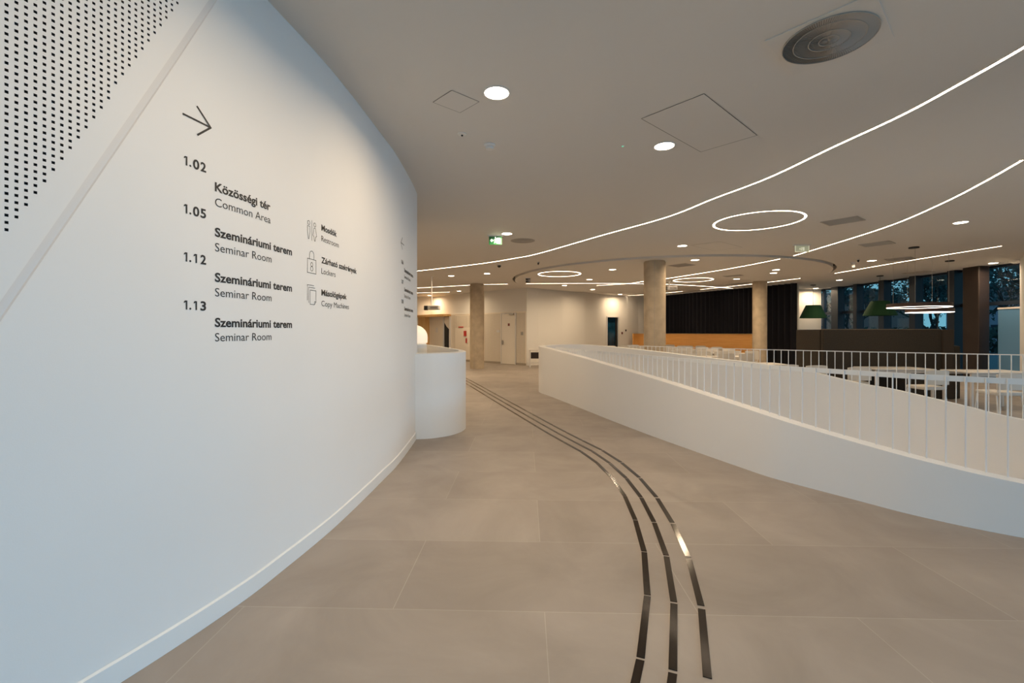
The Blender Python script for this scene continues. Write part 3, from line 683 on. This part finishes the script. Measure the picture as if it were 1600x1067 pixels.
while x < on_slat(736): b.box((x, -.0245, 2.05 if x > on_slat(712) else 1.2), (.018, .005, .6 if x > on_slat(712) else 2.36)); x += .085
b.build('groove', 'slat_dark', t)
MB().box(((px1 + x1) / 2, -.03, .05), (x1 - px1, .02, .10)).build('plinth', 'slat_dark', t); MB().box(((px1 + x1) / 2, -.02, 2.43), (x1 - px1, .04, .025)).build('top_rail', 'slat', t)
dr = bpy.data.objects.new('door_1', None); col.objects.link(dr); dr.location = fr; dr.rotation_euler = (0, 0, angw); struct(dr, 'beige door with closer in the slatted wall')
MB().box(((dx0 + dx1) / 2, -.035, 1.19), (dx1 - dx0 - .05, .04, 2.34)).build('door_leaf', 'door', dr)
leaf = dr.children[0] if dr.children else bpy.data.objects['door_leaf']
b = MB(); [b.box((q, -.04, 1.2), (.04, .06, 2.4)) for q in (dx0, dx1)]; b.box(((dx0 + dx1) / 2, -.04, 2.38), (dx1 - dx0, .06, .04)); b.build('door_frame', 'trimw', dr)
MB().box((dx0 + .12, -.085, 1.02), (.05, .05, .20)).build('door_handle', 'steel', leaf)
b = MB(); b.box((dx1 - .22, -.09, 2.33), (.28, .06, .06)); b.box((dx1 - .40, -.12, 2.36), (.40, .02, .02), .12); b.build('door_closer', 'steel', leaf)
MB().box(((dx0 + dx1) / 2 + .05, -.060, 1.85), (.12, .006, .12)).build('warning_plate', mat('dark_red', (.25, .06, .04), .5), leaf)
def plate(px, py, w_, h_, m, name, label, cat, dep=.02):
    x = on_slat(px); u = d.normalized(); Y = PW0[1] + u.y * x; z = EYE + (HY - py) * Y / FPX
    o = MB().rbox((0, 0, 0), (w_, dep, h_), .005).build(name, m); o.location = (PW0[0] + u.x * x - (-u.y) * -(.036) * 0 + u.y * .0 + math.sin(angw) * .04, Y - math.cos(angw) * .04, z); o.rotation_euler = (0, 0, angw)
    return tag(o, label, cat)
plate(779.5, 517.5, .20, .10, 'trimw', 'room_plate', 'small pale room plate left of the grey door', 'sign')
plate(816.5, 521, .13, .15, 'grille', 'access_keypad', 'small grey keypad right of the grey door', 'keypad')
plate(721, 511, .40, .055, 'red', 'fire_sign', 'long thin red fire sign above the fire point', 'sign')
plate(727.5, 521, .20, .27, 'red', 'fire_hose_sign', 'largest red fire point sign left of the column', 'sign')
plate(729.5, 532, .10, .24, 'red', 'fire_extinguisher_sign', 'small narrow red sign lowest at the fire point', 'sign')
MB_ = MB
# oak portal
t = thing('oak_portal', 'warm oak portal frame with lit header in the slatted wall', 'doorway', fr, angw)
pz = 2.34
MB().box(((px0 + on_slat(673)) / 2, -.20, pz / 2), (on_slat(673) - px0, .36, pz)).build('side_panel', 'wood2', t)
MB().box(((px0 + px1) / 2, -.25, pz + .06), (px1 - px0 + .05, .48, .12)).build('header', 'wood2', t)
MB().box(((on_slat(673) + on_slat(694.5)) / 2, -.06, pz / 2), (on_slat(694.5) - on_slat(673), .05, pz)).build('white_door_leaf', 'door', t); wl = bpy.data.objects['white_door_leaf']
MB().box((on_slat(684.5), -.09, 1.62), (.20, .01, .25)).build('notice', 'trimw', wl)
MB().box(((on_slat(695.3) + on_slat(704.5)) / 2, -.03, pz / 2), (on_slat(704.5) - on_slat(695.3), .03, pz)).build('dark_opening', 'blk', t)
b = MB(); b.box((on_slat(695), -.08, pz / 2), (.04, .08, pz)); b.box((on_slat(705), -.08, pz / 2), (.05, .10, pz)); b.build('jamb', 'trimw', t)
b = MB(); b.add([(on_slat(695.5), -.05, 2.32), (on_slat(704), -.05, 2.32), (on_slat(704), -.05, 1.62), (on_slat(699), -.05, 1.80), (on_slat(695.5), -.05, 2.02)], [(0, 1, 2, 3, 4)]); b.build('stair_soffit', 'slat', t)
area('portal_light', (on_slat(662), -.30, pz - .02), (0, 0, 0), .2, .1, 6, WARM, parent=t)
# dark glazed doorway in the plain back wall
da, db = Vector(D_A), Vector(D_B); L2 = (db - da).length; a2 = math.atan2((db - da).y, (db - da).x)
dr = bpy.data.objects.new('door_2', None); col.objects.link(dr); dr.location = (da.x, da.y, 0); dr.rotation_euler = (0, 0, a2); struct(dr, 'open doorway with dark blue glass in the back wall')
MB().box((L2 / 2, .10, 1.16), (L2, .02, 2.33)).build('glass_leaf', mat('blue_glass', (.01, .05, .09), .12, noise=(1.8, .8)), dr)
b = MB(); [b.box((q, .0, 1.16), (.06, .10, 2.33)) for q in (.0, L2)]; b.box((L2 / 2, 0, 2.33), (L2, .10, .05)); b.build('door_frame', 'trimw', dr); MB().box((L2 - .13, .05, 1.16), (.10, .04, 2.3)).build('door_edge', 'blk', dr)
def wplate(px, Y, py, w_, h_, m, name, label, cat, rz):
    X = (px - 800) / FPX * Y; z = EYE + (HY - py) * Y / FPX
    o = MB().rbox((0, 0, 0), (w_, .03, h_), .005).build(name, m); o.location = (X, Y, z); o.rotation_euler = (0, 0, rz); return tag(o, label, cat)
wplate(928.5, 23.70, 505.7, .12, .13, 'blk', 'wall_switch', 'upper small dark switch plate left of the dark doorway', 'switch', R(48))
wplate(929, 23.72, 521.2, .13, .17, 'blk', 'wall_switch', 'lower small dark switch plate left of the dark doorway', 'switch', R(48))
wplate(971.8, 24.90, 514.5, .15, .26, mat('pale_notice', (.62, .50, .52), .6), 'notice', 'pale pinkish notice right of the dark doorway', 'notice', R(30))
wplate(972, 24.86, 520.4, .09, .12, mat('maroon', (.12, .02, .02), .5), 'alarm_button', 'small dark red call point on the pale notice', 'alarm', R(30))
wplate(978, 24.98, 516.2, .07, .10, 'brown', 'wall_switch', 'tiny brown switch right of the pale notice', 'switch', R(30))
# oak stage front and curtains
WS = Path(spl([(6.55, 24.85), (7.1, 25.05), (7.7, 24.9), (8.3, 24.2), (9.2, 22.5), (10.5, 20.25), (10.75, 19.85)], 8)); sw = -1 if WS.n[20].x > 0 else 1
t = thing('oak_panel_wall', 'low curved orange oak wainscot below the navy curtain', 'panelling')
b = MB(); b.strip([(p.x, p.y) for p in WS.offset(.06 * sw)], [(p.x, p.y) for p in WS.offset(.12 * sw)], 0, 1.40); b.build('panel', 'wood', t, True)
b = MB(); b.strip([(p.x, p.y) for p in WS.offset(.04 * sw)], [(p.x, p.y) for p in WS.offset(.14 * sw)], 1.401, 1.43); b.build('cap_rail', 'wood2', t, True)
def curtain(pts, z0, z1, label, name='curtain', wave=.05, wl=.22):
    P = Path(spl(pts, 10)); b = MB(); n = int(P.l[-1] / .025); A = []; B = []
    for k in range(n + 1):
        s = P.l[-1] * k / n; p, nn = P.at(s); o = wave * math.sin(2 * math.pi * s / wl + .8 * math.sin(s * 3.1)) * (1 + .3 * math.sin(s * 1.7))
        A.append((p.x + nn.x * o, p.y + nn.y * o)); B.append((p.x + nn.x * (o + .008), p.y + nn.y * (o + .008)))
    b.strip(A, B, z0, z1); o = b.build(name, 'curtain', smooth=True)
    return o
t = thing('curtain', 'wide navy velvet curtain above the oak wainscot', 'curtain'); curtain([(7.55, 24.75), (8.25, 24.0), (9.1, 22.4), (10.6, 19.75)], 1.44, 3.46, '', 'fabric').parent = t
b = MB(); P = Path(spl([(7.5, 24.75), (8.25, 24.0), (9.1, 22.4), (10.6, 19.75)], 6)); b.strip(P.offset(-.02), P.offset(.02), 3.46, 3.499); b.build('curtain_track', 'trimw', t)
t = thing('curtain', 'narrow floor-length navy velvet curtain right of the third column', 'curtain'); curtain([(10.72, 19.5), (10.98, 18.85), (11.27, 18.05)], .02, 3.46, '', 'fabric', .06, .26).parent = t
b = MB(); P = Path([(10.72, 19.5), (11.29, 18.0)]); b.strip(P.offset(-.02), P.offset(.02), 3.46, 3.499); b.build('curtain_track', 'trimw', t)

# ------------------------------------------------------------------ glowing dome lamp behind the left parapet
t = thing('dome_lamp', 'glowing white domed lamp behind the rounded parapet', 'lamp', (-1.995, 9.2, 0))
MB().lathe([(0, 0), (.27, 0), (.27, 1.25), (.25, 1.27), (0, 1.27)], n=40).build('pedestal', 'base', t, True)
MB().lathe([(.25, 1.271), (.282, 1.29), (.285, 1.40)] + [(.285 * math.cos(R(a)), 1.40 + .25 * math.sin(R(a))) for a in range(10, 91, 10)], n=40).build('lamp_shade', 'glow', t, True)

# ------------------------------------------------------------------ furniture
def make_table(w_, dpt, h, label, loc, rz, group='white dining tables'):
    t = thing('dining_table', label, 'table', loc, rz, group)
    MB().rbox((0, 0, h - .0125), (w_, dpt, .025), .015).build('tabletop', 'table', t)
    for sx in (-1, 1):
        for sy in (-1, 1): MB().box((sx * (w_ / 2 - .05), sy * (dpt / 2 - .05), (h - .025) / 2), (.04, .04, h - .025)).build('leg', 'table', t)
    b = MB(); [b.box((0, sy * (dpt / 2 - .05), h - .055), (w_ - .14, .025, .06)) for sy in (-1, 1)]; b.build('apron', 'table', t)
    return t
def make_chair(label, loc, rz, group):
    """white padded chair facing +Y"""
    t = thing('dining_chair', label, 'chair', loc, rz, group)
    MB().rbox((0, 0, .43), (.46, .44, .06), .06).build('seat', 'chair', t, True)
    b = MB(); n = 9; A = []; B = []
    for k in range(n): u = (k / (n - 1) - .5) * 2; A.append((u * .235, -.225 - .035 * (1 - u * u))); B.append((u * .225, -.185 - .035 * (1 - u * u)))
    b.strip(A, B, [.50] * n, [.76 + .018 * (1 - ((k / (n - 1) - .5) * 2) ** 4) for k in range(n)]); b.build('backrest', 'chair', t, True)
    for sx in (-1, 1):
        MB().tube((sx * .20, .18, .41), (sx * .22, .21, 0), .012).build('leg', 'rail', t); MB().tube((sx * .20, -.17, .41), (sx * .22, -.22, 0), .012).build('leg', 'rail', t)
        MB().tube((sx * .205, -.19, .42), (sx * .21, -.215, .62), .010).build('back_support', 'rail', t)
    return t
# far dining area
tab = None; ch = None; tn = 0
rows = [('front', 14.4, [5.0, 6.7]), ('second', 16.4, [4.3, 6.1, 7.9]), ('third', 18.4, [5.2, 7.1]), ('fourth', 20.4, [4.9, 6.8, 8.5]), ('rear', 22.2, [5.9, 7.7])]
cols = ['left', 'middle', 'right']
for rn, Y, xs in rows:
    for i, X in enumerate(xs):
        cn = cols[i] if len(xs) == 3 else ('left', 'right')[i]
        lab = '%s white table in the %s row of the far dining area' % (cn, rn)
        if tab is None: tab = remember(make_table(1.2, .7, .74, lab, (X, Y, 0), 0))
        else: copy_tree(tab, (X, Y, 0), 0, lab)
        for dx, dy, rz, wh in [(-.3, -.62, 0, 'near left'), (.3, -.62, 0, 'near right'), (-.3, .62, math.pi, 'far left'), (.3, .62, math.pi, 'far right')]:
            lc = 'white chair at the %s place of the %s table, %s row' % (wh, cn, rn)
            if ch is None: ch = remember(make_chair(lc, (X + dx, Y + dy, 0), rz, 'white chairs in the dining area')); ch.scale = (1, 1, 1.12)
            else: copy_tree(ch, (X + dx, Y + dy, 0), rz + random.uniform(-.08, .08), lc)
# row just beyond the stairwell (backs towards the camera)
near_ch = [(1232, 569.5, 'white chair back peeking over the parapet, leftmost of the near row'), (1277, 570.8, 'second white chair from the left of the near row'),
           (1345, 573.5, 'third white chair of the near row, in front of the brown booth'), (1465, 578.5, 'fourth white chair of the near row, below the booth end'),
           (1584, 584.5, 'rightmost white chair of the near row, at the picture edge')]
for px, py, lab in near_ch:
    Y = (EYE - .778) * FPX / (py - HY); c_ = copy_tree(ch, ((px - 800) / FPX * Y, Y + .24, 0), R(random.uniform(-4, 4)), lab); c_.scale = (1, 1, 1); c_['group'] = 'white chairs in the row beyond the stairwell'
for X, Y, lab in [(5.95, 11.1, 'white table left of the brown booth end, beyond the far railing'), (8.16, 9.74, 'white table before the middle of the brown booth'), (9.35, 8.95, 'white table at the right edge in front of the brown window pier')]:
    c_ = copy_tree(tab, (X, Y, 0), R(-4), lab); c_['group'] = 'white tables beyond the stairwell'
# window side tables and chairs
for i, (X, Y, lab) in enumerate([(12.6, 19.9, 'white table between navy curtain and window corner'), (13.2, 17.2, 'white table behind the booth by the windows')]):
    copy_tree(tab, (X, Y, 0), 0, lab)
    for dx, wh in ((-.3, 'left'), (.3, 'right')): copy_tree(ch, (X + dx, Y - .62, 0), 0, 'white %s chair at the %s' % (wh, lab.replace('white ', '', 1)))
# white bench by the corner of the slatted wall
X, Y = fl(838, 573.5); t = thing('side_table', 'low white side table with shelf half hidden behind the parapet end', 'table', (X + .15, Y, 0))
MB().rbox((0, 0, .735), (.9, .4, .05), .01).build('tabletop', 'table', t); [MB().box((sx * .42, sy * .16, .355), (.05, .05, .71)).build('leg', 'table', t) for sx in (-1, 1) for sy in (-1, 1)]
MB().box((0, .05, .50), (.78, .25, .26)).build('dark_box', 'brown', t); MB().box((0, 0, .18), (.8, .34, .03)).build('shelf', 'table', t)  # dark brown box under the tabletop, shelf below it
# brown booth
t = thing('booth_partition', 'long dark brown high-backed booth partition in front of the windows', 'booth', (6.98, 10.2, 0), 0)
MB().rbox((1.33, .05, .785), (2.66, .10, 1.55), .03).build('back_panel', 'booth', t)
MB().rbox((2.78, .02, .785), (.26, .12, 1.55), .03).build('end_panel', mat('brown_felt_end', (.040, .028, .019), .95), t)
MB().rbox((.05, .55, .785), (.10, .88, 1.55), .03).build('side_panel', 'booth', t); MB().rbox((2.86, .55, .785), (.10, .88, 1.55), .03).build('side_panel', 'booth', t)
MB().rbox((1.46, .50, .23), (2.7, .76, .42), .04).build('seat_base', 'booth', t)
MB().box((1.33, .05, 1.566), (2.64, .09, .012)).build('edge_piping', mat('brown_edge', (.16, .12, .08), .7), t)
MB().rbox((3.0, .30, .60), (.16, .60, 1.18), .03).build('arm_end', 'booth', t)
# green pendants
def green_lamp(px, py, yb, yt, label):
    X, Y = ce(px, py); zb = EYE + (HY - yb) * Y / FPX; zt_ = EYE + (HY - yt) * Y / FPX
    t = thing('pendant_lamp', label, 'pendant lamp', (X, Y, CEIL), group='green felt pendant lamps')
    MB().lathe([(0, -.0005), (.10, -.0005), (.10, -.03), (0, -.03)], n=20).build('ceiling_rose', 'blk', t); MB().tube((0, 0, -.03), (0, 0, zt_ - CEIL), .006).build('cord', 'blk', t)
    MB().lathe([(.0, zt_ - CEIL), (.27, zt_ - CEIL), (.50, zb - CEIL), (.485, zb - CEIL), (.26, zt_ - CEIL - .02), (0, zt_ - CEIL - .02)], n=8 * 4).build('lamp_shade', 'green', t)
green_lamp(1270.5, 445, 497, 477, 'dark green conical pendant lamp left, before the pale wall')
green_lamp(1375, 430.6, 493, 470.5, 'dark green conical pendant lamp right, before the windows')
def hoop(px, py, cx, cy, y_b, r, label):
    X, Y = ce(px, py); z = EYE + (HY - y_b) * cy / FPX - CEIL; ox, oy = cx - X, cy - Y
    t = thing('ring_pendant', label, 'pendant lamp', (X, Y, CEIL), group='hanging ring lamps')
    MB().lathe([(0, -.0005), (.10, -.0005), (.10, -.03), (0, -.03)], n=20).build('ceiling_rose', 'blk', t)
    MB().lathe([(r - .03, z + .008), (r, z + .008), (r, z + .10), (r - .03, z + .10)], (ox, oy, 0), 64, True).build('hoop', mat('bronze', (.055, .026, .018), .5), t, True)
    MB().lathe([(r - .022, z), (r - .004, z), (r - .004, z + .0075), (r - .022, z + .0075)], (ox, oy, 0), 64, True).build('light_band', 'led2', t)
    a0 = math.atan2(-oy, -ox)
    for k in range(3):
        x, y = ox + (r - .015) * math.cos(a0 + k * 2.094), oy + (r - .015) * math.sin(a0 + k * 2.094)
        MB().tube((x, y, -.0005), (x, y, z + .10), .003, n=5).build('suspension_wire', 'steel', t)
hoop(1428, 386, 10.05, 11.25, 480.5, .62, 'larger glowing hoop pendant lamp, left and higher of the two')
hoop(1484, 407, 11.69, 12.75, 488.3, .52, 'smaller glowing hoop pendant lamp, lower and behind')

# ------------------------------------------------------------------ outdoors
g = MB(); g.box((60, 20, -.3), (90, 120, .5)); struct(g.build('ground', 'ground'))
def tree(x, y, h, label, seed, lean=0, leaf=True, dens=700):
    rnd = random.Random(seed); t = thing('tree', label, 'tree', (x, y, -.1)); b = MB(); tips = []
    def grow(p, dr_, L, r, lv):
        q = p + dr_ * L; b.tube(p, q, r, r * .68, 5)
        if lv >= 7: tips.append(q); return
        for k in range(2 if lv else 3):
            nd = (dr_ + Vector((rnd.uniform(-1, 1), rnd.uniform(-1, 1), rnd.uniform(-.25, .7))) * .75).normalized(); grow(q, nd, L * rnd.uniform(.66, .86), r * .68, lv + 1)
        tips.append(q)
    grow(Vector((0, 0, 0)), Vector((lean, .1, 1)).normalized(), h * .27, h * .028, 0); b.build('trunk', 'bark', t)
    if leaf:
        f = MB()
        for k in range(dens):
            c_ = rnd.choice(tips) + Vector((rnd.gauss(0, .5), rnd.gauss(0, .5), rnd.gauss(0, .45))); s = rnd.uniform(.06, .16)
            a = Vector((rnd.gauss(0, 1), rnd.gauss(0, 1), rnd.gauss(0, 1))).normalized(); u = a.orthogonal().normalized(); v = a.cross(u)
            f.add([c_ + u * s, c_ + v * s * .6, c_ - u * s, c_ - v * s * .6], [(0, 1, 2, 3)])
        f.build('foliage', 'leaf', t)
tree(19.0, 14.6, 5.2, 'dark bare-branched tree outside, leaning behind the brown pier', 3, -.5, True, 160)
tree(22.5, 19.8, 5.4, 'dark spreading tree outside behind the hoop lamps', 11, .2, True, 900)
tree(25, 25.0, 5.6, 'dark leafy tree outside behind the right green lamp', 5, -.1, True, 1500)
tree(24, 33.5, 6.5, 'dark leafy tree outside at the left end of the windows', 8, .1, True, 1300)
tree(18.4, 24.6, 4.2, 'thin tree outside nearest to the left window bays', 21, .15, True, 160)
tree(33, 21, 7, 'tall tree farther outside behind the middle window bays', 31, 0, True, 1600)
tree(20.0, 17.6, 4.2, 'low crooked tree outside beside the booth end', 17, .4, True, 200)
tree(29, 31, 5.6, 'twiggy tree outside behind the bays over the booth', 41, 0, True, 1500)
tree(35, 38, 6.2, 'distant twiggy tree outside left of the hoop lamps', 43, 0, True, 1500)
hg = thing('hedge', 'dark clipped hedge along the outside path', 'hedge', (36, 26, 0)); f = MB(); rnd = random.Random(4)
for k in range(5000):
    c_ = Vector((rnd.uniform(-.8, .8), rnd.uniform(-18, 22), rnd.uniform(0, 1.9))); s = rnd.uniform(.12, .3); a = Vector((rnd.gauss(0, 1), rnd.gauss(0, 1), rnd.gauss(0, 1))).normalized(); u = a.orthogonal().normalized(); v = a.cross(u)
    f.add([c_ + u * s, c_ + v * s * .6, c_ - u * s, c_ - v * s * .6], [(0, 1, 2, 3)])
f.build('foliage', 'leaf2', hg)
def house(x, y, w_, dpt, h, m, label, rz=0):
    t = thing('building', label, 'building', (x, y, 0), rz); MB().box((0, 0, h / 2), (w_, dpt, h)).build('wall', m, t)
    MB().add([(-w_ / 2 - .3, -dpt / 2 - .3, h), (w_ / 2 + .3, -dpt / 2 - .3, h), (w_ / 2 + .3, dpt / 2 + .3, h), (-w_ / 2 - .3, dpt / 2 + .3, h), (0, -dpt / 2, h + 2), (0, dpt / 2, h + 2)], [(0, 1, 4), (3, 5, 2), (0, 4, 5, 3), (1, 2, 5, 4), (0, 3, 2, 1)]).build('roof', 'brown', t)
    for k in range(4):
        for z in (1.6, 4.4):
            if z + 1 < h: MB().box((-w_ / 2 - .02, -dpt / 2 + (k + .5) * dpt / 4, z), (.06, 1.0, 1.4)).build('window', 'navy', t)
house(56, 50, 8, 9, 4.6, 'house', 'pale lilac-grey building outside behind the trees')
house(44, 62, 10, 12, 5, 'brickh', 'dull pink brick building farther outside to the left')
house(54, 32, 8, 8, 3.6, 'brickh', 'low brick outbuilding outside behind the hoop lamps')
sl = thing('sky_light_panel', 'blue panel painted as sky light on the rightmost window bay', 'sky_panel', (14.42, 13.18, 0))  # sky light on the glass is put into this panel's blue colour
MB().box((0, .0, 1.12), (.02, .62, 2.1)).build('sky_light_sheet', 'sky_blue', sl); MB().box((0, 0, 2.2), (.04, .64, .05)).build('sheet_bar', 'trimw', sl)
# lower storey light on the stairwell wall
area('lower_light', (5.6, 4.4, -1.6), (R(-70), 0, R(-35)), 1.2, 1.2, 60, WARM)
